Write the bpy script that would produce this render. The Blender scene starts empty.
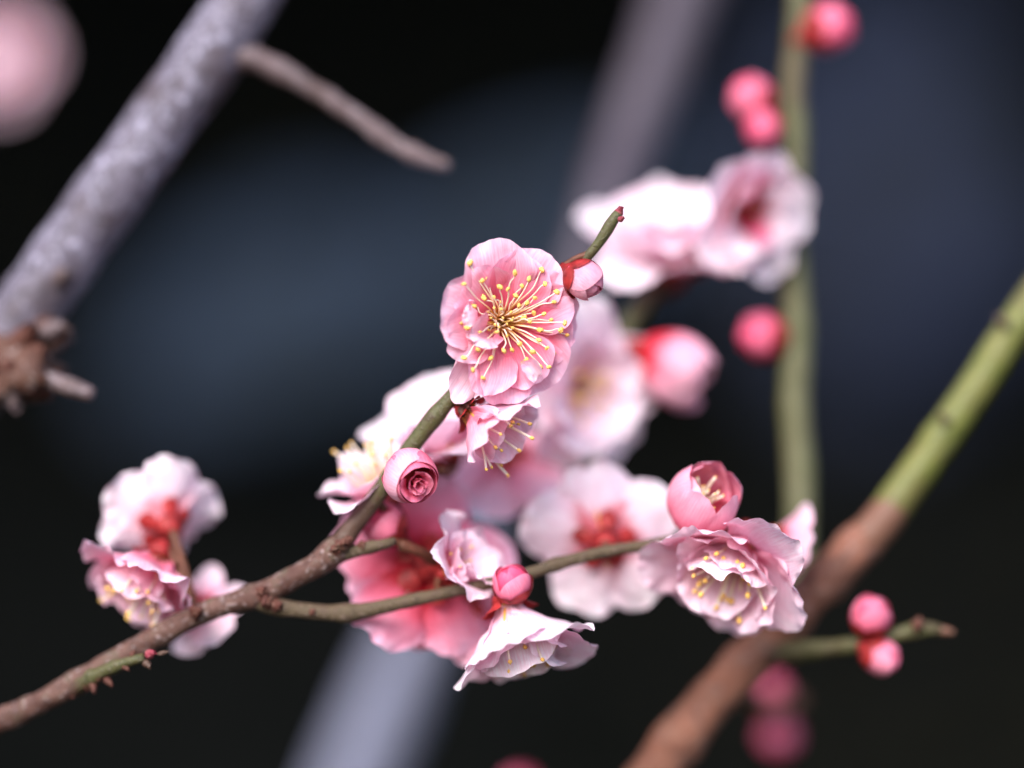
import bpy, bmesh, math, random
from mathutils import Vector, Matrix, noise

# ---------------------------------------------------------------- camera, sky, sun, exposure
SC = bpy.context.scene
COL = SC.collection
R = math.radians
K = 0.000185            # metres per photo pixel on the plane of focus
LENS = 100.0
D = 1024 * K * LENS / 36.0   # distance of the plane of focus

cam_d = bpy.data.cameras.new("camera")
cam = bpy.data.objects.new("camera", cam_d)
COL.objects.link(cam)
cam.location = (0, -D, 0)
cam.rotation_euler = (R(90), 0, 0)
cam_d.lens = LENS
cam_d.sensor_width = 36
cam_d.clip_start = 0.01
cam_d.clip_end = 400
cam_d.dof.use_dof = True
cam_d.dof.focus_distance = D - 0.0008
cam_d.dof.aperture_fstop = 2.25
cam_d.dof.aperture_blades = 0
SC.camera = cam

SUN = Vector((-0.30, -0.70, 0.64)).normalized()      # towards the sun
SUN_EL = math.asin(SUN.z)
SUN_ROT = math.atan2(SUN.x, SUN.y)
world = bpy.data.worlds.new("World")
SC.world = world
world.use_nodes = True
wn = world.node_tree
bg = wn.nodes["Background"]
sky = wn.nodes.new("ShaderNodeTexSky")
sky.sky_type = 'NISHITA'
sky.sun_disc = False
sky.sun_elevation = SUN_EL
sky.sun_rotation = SUN_ROT
sky.air_density = 1.0
sky.dust_density = 1.6
sky.ozone_density = 1.5
wn.links.new(sky.outputs[0], bg.inputs[0])
bg.inputs[1].default_value = 0.095
sun_d = bpy.data.lights.new("sun", 'SUN')
sun_d.energy = 1.5
sun_d.angle = R(35)
sun_d.color = (1.0, 0.96, 0.92)
sun = bpy.data.objects.new("sun", sun_d)
COL.objects.link(sun)
sun.rotation_euler = SUN.to_track_quat('Z', 'Y').to_euler()
sun.location = (0, 0, 5)

SC.view_settings.view_transform = 'Standard'
SC.view_settings.look = 'None'
SC.view_settings.gamma = 1.0
SC.view_settings.use_curve_mapping = False
SC.view_settings.exposure = 1.95
SC.render.engine = 'CYCLES'
SC.cycles.use_denoising = True
SC.cycles.max_bounces = 8
SC.cycles.transparent_max_bounces = 8
SC.cycles.sample_clamp_indirect = 6.0

# ---------------------------------------------------------------- helpers
def at(px, py, d=0.0):
    """photo pixel + depth behind the plane of focus (metres) -> world point"""
    s = (D + d) / D
    return Vector(((px - 512) * K * s, d, (384 - py) * K * s))

def ksc(d):
    return K * (D + d) / D

def cv(n):
    """(right, up, towards the camera) -> world direction"""
    return Vector((n[0], -n[2], n[1])).normalized()

def tag(o, label=None, cat=None, group=None, kind=None):
    if label: o["label"] = label
    if cat: o["category"] = cat
    if group: o["group"] = group
    if kind: o["kind"] = kind
    return o

def empty(name, mat=None, loc=None):
    o = bpy.data.objects.new(name, None)
    o.empty_display_size = 0.005
    COL.objects.link(o)
    if mat is not None: o.matrix_world = mat
    if loc is not None: o.location = loc
    return o

def link_mesh(name, me, mat, parent=None, smooth=True):
    if mat is not None and not me.materials: me.materials.append(mat)
    if smooth and me.polygons:
        me.polygons.foreach_set("use_smooth", [True] * len(me.polygons))
    o = bpy.data.objects.new(name, me)
    COL.objects.link(o)
    if parent is not None: o.parent = parent
    return o

def mesh_from(name, verts, faces):
    me = bpy.data.meshes.new(name)
    me.from_pydata([tuple(v) for v in verts], [], faces)
    me.update()
    return me

def smooth01(a, b, x):
    t = min(1, max(0, (x - a) / (b - a)))
    return t * t * (3 - 2 * t)

def frame_to(n, roll=0.0):
    """rotation whose +Z is n"""
    q = n.to_track_quat('Z', 'Y')
    return q.to_matrix().to_4x4() @ Matrix.Rotation(roll, 4, 'Z')

# ---------------------------------------------------------------- materials
def new_mat(name):
    m = bpy.data.materials.new(name)
    m.use_nodes = True
    nt = m.node_tree
    for n in list(nt.nodes): nt.nodes.remove(n)
    out = nt.nodes.new("ShaderNodeOutputMaterial")
    return m, nt, out

def nd(nt, typ, **kw):
    n = nt.nodes.new(typ)
    for k, v in kw.items(): setattr(n, k, v)
    return n

def ramp(nt, stops, interp='LINEAR'):
    r = nt.nodes.new("ShaderNodeValToRGB")
    r.color_ramp.interpolation = interp
    e = r.color_ramp.elements
    while len(e) > 1: e.remove(e[-1])
    e[0].position = stops[0][0]; e[0].color = (*stops[0][1], 1)
    for p, c in stops[1:]:
        x = e.new(p); x.color = (*c, 1)
    return r

def mixc(nt, fac, a, b, blend='MIX'):
    m = nt.nodes.new("ShaderNodeMix"); m.data_type = 'RGBA'; m.blend_type = blend
    for idx, val in ((0, fac), (6, a), (7, b)):
        if hasattr(val, "is_output"): nt.links.new(val, m.inputs[idx])
        elif isinstance(val, (int, float)): m.inputs[idx].default_value = val
        else: m.inputs[idx].default_value = (*val, 1)
    return m.outputs[2]

def petal_material(name, base, deep, mid, pale, transl=0.35, white=(.93, .83, .90), near=(.91, .70, .81)):
    """pigment runs from the claw (deep) over pink to the pale margin; object colour R sets how pale the flower is"""
    m, nt, out = new_mat(name)
    L = nt.links.new
    uv = nd(nt, "ShaderNodeUVMap"); uv.uv_map = "UVMap"
    sep = nd(nt, "ShaderNodeSeparateXYZ"); L(uv.outputs[0], sep.inputs[0])
    ea = nd(nt, "ShaderNodeAttribute"); ea.attribute_name = "edge"
    oi = nd(nt, "ShaderNodeObjectInfo")
    so = nd(nt, "ShaderNodeSeparateColor"); L(oi.outputs["Color"], so.inputs[0])
    # pigment along the petal, broken up by soft noise
    mp = nd(nt, "ShaderNodeMapping"); L(uv.outputs[0], mp.inputs[0]); mp.inputs[3].default_value = (2.2, 3.0, 1)
    tc = nd(nt, "ShaderNodeTexCoord")
    nz = nd(nt, "ShaderNodeTexNoise"); nz.inputs["Scale"].default_value = 260; nz.inputs["Detail"].default_value = 3
    L(tc.outputs["Object"], nz.inputs["Vector"])
    ad = nd(nt, "ShaderNodeMath", operation='MULTIPLY_ADD'); L(nz.outputs[0], ad.inputs[0]); ad.inputs[1].default_value = 0.34; 
    sub = nd(nt, "ShaderNodeMath", operation='SUBTRACT'); L(sep.outputs[0], sub.inputs[0]); sub.inputs[1].default_value = 0.17
    L(sub.outputs[0], ad.inputs[2])
    pr = ramp(nt, [(0.0, (.82, .34, .05)), (0.08, (.80, .22, .06)), (0.15, base), (0.24, deep), (0.44, mid), (0.78, tuple(.5 * a + .5 * b for a, b in zip(mid, pale))), (1.0, pale)], 'EASE')
    L(ad.outputs[0], pr.inputs[0])
    c1 = mixc(nt, ea.outputs["Fac"], pr.outputs[0], pale)
    # paler flowers
    pw = ramp(nt, [(0.0, (.85, .34, .20)), (0.07, (.86, .38, .42)), (0.22, tuple(.4 * a + .6 * b for a, b in zip(mid, pale))), (0.42, near), (0.8, white)], 'EASE')
    L(ad.outputs[0], pw.inputs[0])
    c2 = mixc(nt, so.outputs[0], c1, pw.outputs[0])
    # nearly white flowers (object colour B)
    wr = ramp(nt, [(0.05, (.90, .62, .70)), (.25, white), (1.0, (.95, .90, .94))]); L(ad.outputs[0], wr.inputs[0])
    c2 = mixc(nt, so.outputs[2], c2, wr.outputs[0])
    # crimson heart of some flowers (object colour G)
    hr = ramp(nt, [(0.2, (1, 1, 1)), (.55, (0, 0, 0))], 'EASE'); L(ad.outputs[0], hr.inputs[0])
    hm = nd(nt, "ShaderNodeMath", operation='MULTIPLY'); L(hr.outputs[0], hm.inputs[0]); L(so.outputs[1], hm.inputs[1])
    c2 = mixc(nt, hm.outputs[0], c2, (.52, .014, .028))
    # veins fanning from the claw
    vm = nd(nt, "ShaderNodeMapping"); L(uv.outputs[0], vm.inputs[0]); vm.inputs[3].default_value = (1.6, 26, 1)
    vn = nd(nt, "ShaderNodeTexNoise"); vn.inputs["Scale"].default_value = 1.0; vn.inputs["Detail"].default_value = 3.5; vn.inputs["Roughness"].default_value = .6
    L(vm.outputs[0], vn.inputs["Vector"])
    vr = ramp(nt, [(0.40, (1, 1, 1)), (0.5, (.92, .68, .76)), (0.62, (1, 1, 1))])
    L(vn.outputs[0], vr.inputs[0])
    c3 = mixc(nt, 0.7, c2, vr.outputs[0], 'MULTIPLY')
    gn = nd(nt, "ShaderNodeTexNoise"); gn.inputs["Scale"].default_value = 1500; gn.inputs["Detail"].default_value = 4
    L(tc.outputs["Object"], gn.inputs["Vector"])
    gr = ramp(nt, [(.35, (.965, .93, .945)), (.65, (1, 1, 1))]); L(gn.outputs[0], gr.inputs[0])
    c3 = mixc(nt, .8, c3, gr.outputs[0], 'MULTIPLY')
    bp = nd(nt, "ShaderNodeBump"); bp.inputs["Strength"].default_value = 0.5; bp.inputs["Distance"].default_value = 0.00025
    L(vn.outputs[0], bp.inputs["Height"])
    p = nd(nt, "ShaderNodeBsdfPrincipled")
    L(c3, p.inputs["Base Color"]); p.inputs["Roughness"].default_value = 0.55
    p.inputs["Specular IOR Level"].default_value = 0.25
    L(bp.outputs[0], p.inputs["Normal"])
    t = nd(nt, "ShaderNodeBsdfTranslucent")
    tcx = mixc(nt, 1.0, c3, (1.0, .80, .87), 'MULTIPLY'); L(tcx, t.inputs[0])
    mx = nd(nt, "ShaderNodeMixShader"); mx.inputs[0].default_value = transl
    L(p.outputs[0], mx.inputs[1]); L(t.outputs[0], mx.inputs[2])
    L(mx.outputs[0], out.inputs[0])
    return m

def simple_mat(name, c1, c2, scale=600, rough=0.6, transl=0.0, bump=0.0, spec=0.3, detail=4):
    m, nt, out = new_mat(name)
    L = nt.links.new
    tc = nd(nt, "ShaderNodeTexCoord")
    nz = nd(nt, "ShaderNodeTexNoise"); nz.inputs["Scale"].default_value = scale; nz.inputs["Detail"].default_value = detail
    L(tc.outputs["Object"], nz.inputs["Vector"])
    r = ramp(nt, [(0.32, c1), (0.68, c2)]); L(nz.outputs[0], r.inputs[0])
    p = nd(nt, "ShaderNodeBsdfPrincipled"); L(r.outputs[0], p.inputs["Base Color"])
    p.inputs["Roughness"].default_value = rough; p.inputs["Specular IOR Level"].default_value = spec
    if bump:
        b = nd(nt, "ShaderNodeBump"); b.inputs["Strength"].default_value = 0.6; b.inputs["Distance"].default_value = bump
        L(nz.outputs[0], b.inputs["Height"]); L(b.outputs[0], p.inputs["Normal"])
    if transl:
        t = nd(nt, "ShaderNodeBsdfTranslucent"); L(r.outputs[0], t.inputs[0])
        mx = nd(nt, "ShaderNodeMixShader"); mx.inputs[0].default_value = transl
        L(p.outputs[0], mx.inputs[1]); L(t.outputs[0], mx.inputs[2]); L(mx.outputs[0], out.inputs[0])
    else:
        L(p.outputs[0], out.inputs[0])
    return m

def bark_mat(name, cols, fleck, scale=350, fleck_amt=0.5, bump=0.0006, rough=0.7, patch=None, foot=None, cracks=0.0):
    """bark: two-tone mottling, raised pale lenticels / lichen flecks"""
    m, nt, out = new_mat(name)
    L = nt.links.new
    tc = nd(nt, "ShaderNodeTexCoord")
    n1 = nd(nt, "ShaderNodeTexNoise"); n1.inputs["Scale"].default_value = scale; n1.inputs["Detail"].default_value = 6; n1.inputs["Roughness"].default_value = .65
    L(tc.outputs["Object"], n1.inputs["Vector"])
    k = len(cols)
    r = ramp(nt, [(0.3 + 0.4 * i / (k - 1), c) for i, c in enumerate(cols)]); L(n1.outputs[0], r.inputs[0])
    n2 = nd(nt, "ShaderNodeTexNoise"); n2.inputs["Scale"].default_value = scale * 2.7; n2.inputs["Detail"].default_value = 3
    L(tc.outputs["Object"], n2.inputs["Vector"])
    r2 = ramp(nt, [(0.56, (0, 0, 0)), (0.66, (1, 1, 1))]); L(n2.outputs[0], r2.inputs[0])
    mu = nd(nt, "ShaderNodeMath", operation='MULTIPLY'); L(r2.outputs[0], mu.inputs[0]); mu.inputs[1].default_value = fleck_amt
    c = mixc(nt, mu.outputs[0], r.outputs[0], fleck)
    if patch:
        n3 = nd(nt, "ShaderNodeTexNoise"); n3.inputs["Scale"].default_value = scale * .32; n3.inputs["Detail"].default_value = 5; n3.inputs["Roughness"].default_value = .7
        L(tc.outputs["Object"], n3.inputs["Vector"])
        r3 = ramp(nt, [(.5, (0, 0, 0)), (.6, (1, 1, 1))]); L(n3.outputs[0], r3.inputs[0])
        m3 = nd(nt, "ShaderNodeMath", operation='MULTIPLY'); L(r3.outputs[0], m3.inputs[0]); m3.inputs[1].default_value = .75
        c = mixc(nt, m3.outputs[0], c, patch)
    if foot:
        al = nd(nt, "ShaderNodeAttribute"); al.attribute_name = "along"
        a2 = nd(nt, "ShaderNodeMath", operation='MULTIPLY_ADD'); L(n1.outputs[0], a2.inputs[0]); a2.inputs[1].default_value = -.22; L(al.outputs["Fac"], a2.inputs[2])
        r4 = ramp(nt, [(0.0, (1, 1, 1)), (foot[1], (0, 0, 0))]); L(a2.outputs[0], r4.inputs[0])
        c = mixc(nt, r4.outputs[0], c, foot[0])
    if cracks:
        vo = nd(nt, "ShaderNodeTexVoronoi"); vo.feature = 'DISTANCE_TO_EDGE'; vo.inputs["Scale"].default_value = cracks
        wn_ = nd(nt, "ShaderNodeMix"); wn_.data_type = 'RGBA'; wn_.inputs[0].default_value = .012
        L(tc.outputs["Object"], wn_.inputs[6]); L(n1.outputs[1], wn_.inputs[7]); L(wn_.outputs[2], vo.inputs["Vector"])
        r5 = ramp(nt, [(0.0, (.32, .3, .3)), (.07, (1, 1, 1))]); L(vo.outputs[0], r5.inputs[0])
        c = mixc(nt, .8, c, r5.outputs[0], 'MULTIPLY')
    p = nd(nt, "ShaderNodeBsdfPrincipled"); L(c, p.inputs["Base Color"]); p.inputs["Roughness"].default_value = rough
    p.inputs["Specular IOR Level"].default_value = .3
    b = nd(nt, "ShaderNodeBump"); b.inputs["Strength"].default_value = 0.7; b.inputs["Distance"].default_value = bump
    sm = nd(nt, "ShaderNodeMath", operation='ADD'); L(n1.outputs[0], sm.inputs[0]); L(mu.outputs[0], sm.inputs[1])
    L(sm.outputs[0], b.inputs["Height"]); L(b.outputs[0], p.inputs["Normal"])
    L(p.outputs[0], out.inputs[0])
    return m

M = {}
M['petal'] = petal_material("petal", (.72, .10, .05), (.78, .085, .17), (.88, .15, .255), (.89, .53, .69), .34)
M['bud'] = petal_material("bud_petal", (.42, .008, .025), (.56, .012, .055), (.67, .028, .11), (.78, .14, .26), .2, (.86, .52, .62), (.82, .36, .47))
M['calyx'] = simple_mat("calyx", (.13, .008, .008), (.40, .03, .03), 420, .5, .15, .0001)
M['pedicel'] = simple_mat("pedicel", (.07, .025, .012), (.14, .045, .025), 900, .6, 0, .0001)
def filament_mat():
    m, nt, out = new_mat("filament")
    a = nd(nt, "ShaderNodeAttribute"); a.attribute_name = "along"
    r = ramp(nt, [(0.0, (.66, .22, .03)), (.28, (.84, .42, .09)), (.58, (.92, .74, .56)), (1.0, (.92, .82, .72))]); nt.links.new(a.outputs["Fac"], r.inputs[0])
    p = nd(nt, "ShaderNodeBsdfPrincipled"); nt.links.new(r.outputs[0], p.inputs["Base Color"]); p.inputs["Roughness"].default_value = .45
    t = nd(nt, "ShaderNodeBsdfTranslucent"); nt.links.new(r.outputs[0], t.inputs[0])
    mx = nd(nt, "ShaderNodeMixShader"); mx.inputs[0].default_value = .3
    nt.links.new(p.outputs[0], mx.inputs[1]); nt.links.new(t.outputs[0], mx.inputs[2]); nt.links.new(mx.outputs[0], out.inputs[0])
    return m
M['filament'] = filament_mat()
M['anther'] = simple_mat("anther", (.80, .40, .07), (.92, .60, .19), 3000, .7, 0, .0001)
M['receptacle'] = simple_mat("receptacle", (.62, .22, .03), (.78, .38, .07), 1500, .5)
M['pistil'] = simple_mat("pistil", (.55, .42, .10), (.70, .50, .16), 700, .5)
M['bark_green'] = bark_mat("green_bark", [(.045, .045, .016), (.075, .07, .026), (.07, .05, .03)], (.14, .12, .08), 420, .5, .0005, .5, patch=(.06, .04, .02), foot=((.075, .04, .028), .07))
M['bark_brown'] = bark_mat("brown_bark", [(.045, .022, .016), (.11, .052, .04), (.085, .07, .045)], (.36, .26, .25), 380, .8, .0007, patch=(.06, .022, .016))
M['bark_twig'] = bark_mat("twig_bark", [(.045, .03, .018), (.08, .055, .03), (.07, .04, .03)], (.17, .12, .09), 420, .6, .0005)
M['bark_limb'] = bark_mat("limb_bark", [(.12, .042, .026), (.20, .08, .05), (.17, .09, .065)], (.26, .17, .15), 200, .55, .0007, patch=(.075, .03, .02))
M['bark_olive'] = bark_mat("olive_bark", [(.075, .082, .014), (.118, .122, .026), (.12, .10, .03)], (.17, .16, .08), 160, .35, .0004, .5, patch=(.085, .07, .022), foot=((.14, .065, .042), .015))
M['bark_upright'] = bark_mat("upright_bark", [(.06, .062, .024), (.09, .088, .04), (.08, .07, .035)], (.14, .13, .075), 150, .3, .0004, .55, patch=(.075, .052, .028))
M['bark_grey'] = bark_mat("grey_bark", [(.065, .050, .062), (.125, .105, .140), (.18, .16, .205)], (.38, .35, .45), 190, .75, .0005, .6, patch=(.06, .04, .045), cracks=160)
M['bark_pinkgrey'] = bark_mat("pink_grey_bark", [(.07, .045, .045), (.12, .08, .082), (.16, .12, .125)], (.30, .25, .27), 260, .6, .0006, .6, patch=(.06, .035, .03))
M['bark_dim'] = bark_mat("dim_bark", [(.04, .03, .04), (.062, .047, .062), (.08, .066, .083)], (.13, .11, .14), 120, .4, .0008, .6)
M['bark_lilac'] = bark_mat("lilac_bark", [(.12, .122, .17), (.15, .152, .21), (.18, .18, .24)], (.22, .22, .31), 120, .4, .0008, .6)
M['scale_red'] = bark_mat("red_scale", [(.05, .014, .010), (.095, .028, .02), (.09, .05, .03)], (.16, .11, .08), 700, .4, .0003)
M['tip_maroon'] = bark_mat("maroon_tip", [(.12, .015, .025), (.24, .03, .05), (.20, .07, .06)], (.3, .1, .1), 900, .3, .0002)
M['knot'] = bark_mat("knot_bark", [(.035, .014, .010), (.085, .034, .022), (.12, .07, .055)], (.30, .24, .23), 230, .6, .0009, .7, patch=(.05, .018, .012))
M['scar'] = bark_mat("bud_scar", [(.05, .03, .018), (.09, .055, .035), (.08, .07, .04)], (.14, .11, .08), 400, .4, .0003)
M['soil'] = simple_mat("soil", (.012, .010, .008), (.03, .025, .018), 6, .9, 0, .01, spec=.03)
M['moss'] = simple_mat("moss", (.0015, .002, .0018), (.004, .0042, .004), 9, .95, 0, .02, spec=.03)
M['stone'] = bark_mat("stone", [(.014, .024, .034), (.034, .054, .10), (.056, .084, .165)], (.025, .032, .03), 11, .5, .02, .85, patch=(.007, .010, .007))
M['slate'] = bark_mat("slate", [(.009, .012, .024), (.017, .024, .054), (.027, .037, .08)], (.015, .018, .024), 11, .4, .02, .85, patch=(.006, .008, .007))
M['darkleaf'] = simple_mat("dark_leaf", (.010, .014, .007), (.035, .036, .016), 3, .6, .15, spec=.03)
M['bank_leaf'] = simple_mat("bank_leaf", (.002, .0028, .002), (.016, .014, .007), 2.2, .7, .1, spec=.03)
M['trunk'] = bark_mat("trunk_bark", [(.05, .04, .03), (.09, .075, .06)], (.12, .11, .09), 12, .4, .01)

# ---------------------------------------------------------------- geometry generators
def petal_mesh(L, W, phi0, phi1, cup=0.12, ruf=0.05, seed=0.0, r0=0.0, n=16, notch=0.0, bend=1.0, claw=0.34, fold=0.0, twist=0.0, z0=0.0):
    """a petal in the flower's frame: leaves the axis along +X, flower axis +Z; angles in degrees above the flower's plane"""
    steps = 48
    prof = [(r0, z0, R(phi0))]
    r, z = r0, z0
    for i in range(1, steps + 1):
        u = i / steps
        ph = R(phi0 + (phi1 - phi0) * (u ** bend))
        r += math.cos(ph) * L / steps; z += math.sin(ph) * L / steps
        prof.append((r, z, ph))
    verts, uvs, edge = [], [], []
    N = n
    for j in range(N + 1):
        b = -1 + 2 * j / N
        for i in range(N + 1):
            a = -1 + 2 * i / N
            x = a * math.sqrt(1 - b * b / 2); y = b * math.sqrt(1 - a * a / 2)
            rad = math.hypot(x, y)
            s = (y + 1) / 2
            # uneven, softly lobed outline
            ang = math.atan2(x, y)
            lob = 1 + (0.085 * noise.noise(Vector((math.cos(ang) * 1.6, math.sin(ang) * 1.6, seed * 3.1))) +
                       0.03 * noise.noise(Vector((math.cos(ang) * 5, math.sin(ang) * 5, seed * 1.7)))) * rad ** 3
            s2 = 0.5 + (s - 0.5) * (lob if s > 0.4 else 1)
            s2 -= notch * math.exp(-(x / 0.22) ** 2) * smooth01(.5, 1, s)
            s2 = max(0, min(1.08, s2))
            lat = x * W / 2 * (claw + (1 - claw) * smooth01(0, .6, s)) * lob
            f = min(s2, 1) * steps
            i0 = min(steps - 1, int(f)); fr = f - i0
            pa, pb = prof[i0], prof[i0 + 1]
            rr = pa[0] + (pb[0] - pa[0]) * fr; zz = pa[1] + (pb[1] - pa[1]) * fr; ph = pa[2] + (pb[2] - pa[2]) * fr
            if s2 > 1:
                rr += math.cos(ph) * (s2 - 1) * L; zz += math.sin(ph) * (s2 - 1) * L
            e = rad ** 3
            xn = lat / (W / 2)
            nz = noise.noise(Vector((x * 1.3 + seed * 7.3, y * 1.3, seed * 2.9)))
            nz2 = noise.noise(Vector((x * 3.1, y * 3.1 + seed * 5.1, seed * 4.7)))
            nz3 = noise.noise(Vector((x * 7.0, y * 4.0 + seed * 9.1, seed * 1.3)))
            off = cup * W * xn * xn + ruf * L * (nz * (.35 + .9 * e) + .75 * nz2 * e + .22 * nz3 * e)
            if fold: off += fold * W * abs(xn)
            off += twist * W * xn * s
            nr, nzv = -math.sin(ph), math.cos(ph)
            # cupping pulls the margins inwards
            lat *= 1 - 0.5 * cup * abs(xn)
            verts.append((rr + nr * off, lat, zz + nzv * off))
            uvs.append((s, x * .5 + .5)); edge.append(max(0, min(1, (rad - .72) / .28)) ** 1.6 * .75 * smooth01(.15, .6, s))
    faces = []
    for j in range(N):
        for i in range(N):
            q = j * (N + 1) + i
            faces.append((q, q + 1, q + N + 2, q + N + 1))
    me = mesh_from("petal", verts, faces)
    uvl = me.uv_layers.new(name="UVMap")
    for lp in me.loops: uvl.data[lp.index].uv = uvs[lp.vertex_index]
    at_ = me.attributes.new("edge", 'FLOAT', 'POINT')
    at_.data.foreach_set("value", edge)
    return me

def catmull(P, per):
    """P list of (Vector, radius) -> dense list"""
    out = []
    n = len(P)
    for i in range(n - 1):
        p0, p1, p2, p3 = P[max(i - 1, 0)], P[i], P[i + 1], P[min(i + 2, n - 1)]
        m = max(2, int((p2[0] - p1[0]).length / per))
        for j in range(m):
            t = j / m
            t2, t3 = t * t, t * t * t
            def cr(a, b, c, d): return 0.5 * ((2 * b) + (c - a) * t + (2 * a - 5 * b + 4 * c - d) * t2 + (3 * b - a - 3 * c + d) * t3)
            out.append((cr(p0[0], p1[0], p2[0], p3[0]), max(1e-6, p1[1] + (p2[1] - p1[1]) * (t * t * (3 - 2 * t)))))
    out.append(P[-1])
    return out

def tube_mesh(P, seg=14, per=0.0008, rough=0.0, freq=300, nodes=(), cap=True, seed=0, lump=None):
    """tapered tube along a spline; rough = radial noise, nodes = [(fraction, strength, spread)] swollen rings"""
    pts = catmull(P, per)
    n = len(pts)
    verts, faces = [], []
    T = []
    for i in range(n):
        a = pts[max(0, i - 1)][0]; b = pts[min(n - 1, i + 1)][0]
        T.append((b - a).normalized())
    up = Vector((0.13, -0.95, 0.2))
    if abs(up.dot(T[0])) > .95: up = Vector((1, 0, 0))
    X = (up - T[0] * up.dot(T[0])).normalized()
    for i in range(n):
        X = (X - T[i] * X.dot(T[i])).normalized()
        Y = T[i].cross(X)
        f = i / (n - 1)
        sw = 1.0
        for (nf, ns, nw) in nodes: sw += ns * math.exp(-((f - nf) / nw) ** 2)
        for s in range(seg):
            th = 2 * math.pi * s / seg
            d = X * math.cos(th) + Y * math.sin(th)
            rr = pts[i][1] * sw
            if rough:
                q = pts[i][0] + d * pts[i][1]
                rr *= 1 + rough * (noise.noise(q * freq + Vector((seed, 0, 0))) + .5 * noise.noise(q * freq * 2.6 + Vector((0, seed, 3))))
            verts.append(pts[i][0] + d * rr)
    for i in range(n - 1):
        for s in range(seg):
            a = i * seg + s; b = i * seg + (s + 1) % seg
            faces.append((a, b, b + seg, a + seg))
    if cap:
        for end, i in ((0, 0), (1, n - 1)):
            c = len(verts)
            verts.append(pts[i][0] + T[i] * (pts[i][1] * .5 * (1 if end else -1)))
            for s in range(seg):
                a = i * seg + s; b = i * seg + (s + 1) % seg
                faces.append((b, a, c) if not end else (a, b, c))
    me = mesh_from("tube", verts, faces)
    al = [i / (n - 1) for i in range(n) for _ in range(seg)] + ([0.0, 1.0] if cap else [])
    me.attributes.new("along", 'FLOAT', 'POINT').data.foreach_set("value", al)
    return me

def blob_mesh(c, ax, rl, rw, seed=0, rough=.12, freq=2.0, sub=3, pointed=0.0):
    """an egg along ax, optionally pointed, with an uneven surface"""
    bm = bmesh.new()
    bmesh.ops.create_icosphere(bm, subdivisions=sub, radius=1)
    rot = frame_to(ax)
    for v in bm.verts:
        k = 1 + rough * noise.noise(v.co * freq + Vector((seed * 3.7, seed, 0)))
        z = v.co.z
        taper = 1 - pointed * max(0, z) ** 1.3
        p = Vector((v.co.x * rw * taper * k, v.co.y * rw * taper * k, z * rl * k))
        v.co = c + (rot @ p)
    me = bpy.data.meshes.new("blob"); bm.to_mesh(me); bm.free()
    return me

def lathe_mesh(prof, seg=18, ripple=0.0, seed=0):
    verts, faces = [], []
    for (r, z) in prof:
        for s in range(seg):
            th = 2 * math.pi * s / seg
            k = 1 + ripple * math.cos(5 * th + seed)
            verts.append((r * k * math.cos(th), r * k * math.sin(th), z))
    for i in range(len(prof) - 1):
        for s in range(seg):
            a = i * seg + s; b = i * seg + (s + 1) % seg
            faces.append((a, b, b + seg, a + seg))
    return mesh_from("lathe", verts, faces)

# shared stamen pieces: unit filaments along +Z and one grainy anther
FIL = []
for q in range(4):
    b = (0.10, 0.22, 0.16, 0.3)[q]
    P = [(Vector((b * (t ** 2) * .5 - b * .12 * math.sin(t * 3.1), .05 * math.sin(t * 2.5 + q), t)), .026 - .008 * t) for t in (0, .25, .5, .75, 1)]
    FIL.append((tube_mesh(P, 6, .07), P[-1][0]))
ANTHER = blob_mesh(Vector((0, 0, 0)), Vector((0, 0, 1)), 1.1, .78, 5, .6, 2.4, 2)

rng = random.Random(11)

def put_calyx(root, Rm, seed, reflex=14, size=1.0, n=5, drop=.24):
    r = random.Random(seed)
    cal = link_mesh("calyx", lathe_mesh([(.004 * Rm, -drop * Rm), (.09 * Rm * size, -drop * Rm), (.12 * Rm * size, -drop * .7 * Rm), (.17 * Rm * size, -.10 * Rm), (.19 * Rm * size, -.03 * Rm), (.15 * Rm * size, .0)], 18, .05), M['calyx'], root)
    for i in range(n):
        me = petal_mesh(.27 * Rm * size * r.uniform(.85, 1.1), .25 * Rm * size, 40 + r.uniform(-8, 8), reflex + r.uniform(-14, 16), .16, .05, seed + i * 1.3, .15 * Rm * size, 8, claw=.7, z0=-.055 * Rm)
        s = link_mesh("sepal", me, M['calyx'], cal)
        s.rotation_euler = (0, 0, 2 * math.pi * (i + r.uniform(-.12, .12)) / n + seed)
    return cal

def put_stamens(root, Rm, n, spread, length, seed, lean=(0, 0), yellow=0.0, thick=1.0):
    r = random.Random(seed)
    for i in range(n):
        az = 2 * math.pi * (i * .618034 + r.uniform(-.05, .05))
        t = math.sqrt((i + .5) / n)
        pol = R(spread) * t * r.uniform(.8, 1.1)
        d = Vector((math.sin(pol) * math.cos(az) + lean[0], math.sin(pol) * math.sin(az) + lean[1], math.cos(pol))).normalized()
        ln = length * Rm * r.uniform(.72, 1.06)
        me, tip = FIL[i % 4]
        f = bpy.data.objects.new("stamen", me)
        if not me.materials: me.materials.append(M['filament']); me.polygons.foreach_set("use_smooth", [True] * len(me.polygons))
        COL.objects.link(f); f.parent = root
        base = Vector((math.cos(az), math.sin(az), 0)) * .09 * Rm * t + Vector((0, 0, .02 * Rm))
        f.matrix_basis = Matrix.Translation(base) @ frame_to(d, r.uniform(0, 6.28)) @ Matrix.Diagonal((ln * thick, ln * thick, ln, 1))
        a = bpy.data.objects.new("anther", ANTHER)
        if not ANTHER.materials: ANTHER.materials.append(M['anther']); ANTHER.polygons.foreach_set("use_smooth", [True] * len(ANTHER.polygons))
        COL.objects.link(a); a.parent = f
        sz = .034 * Rm * r.uniform(.8, 1.15)
        a.matrix_basis = Matrix.Translation(tip) @ Matrix.Diagonal((sz / ln / thick, sz / ln / thick, sz / ln, 1))

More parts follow.
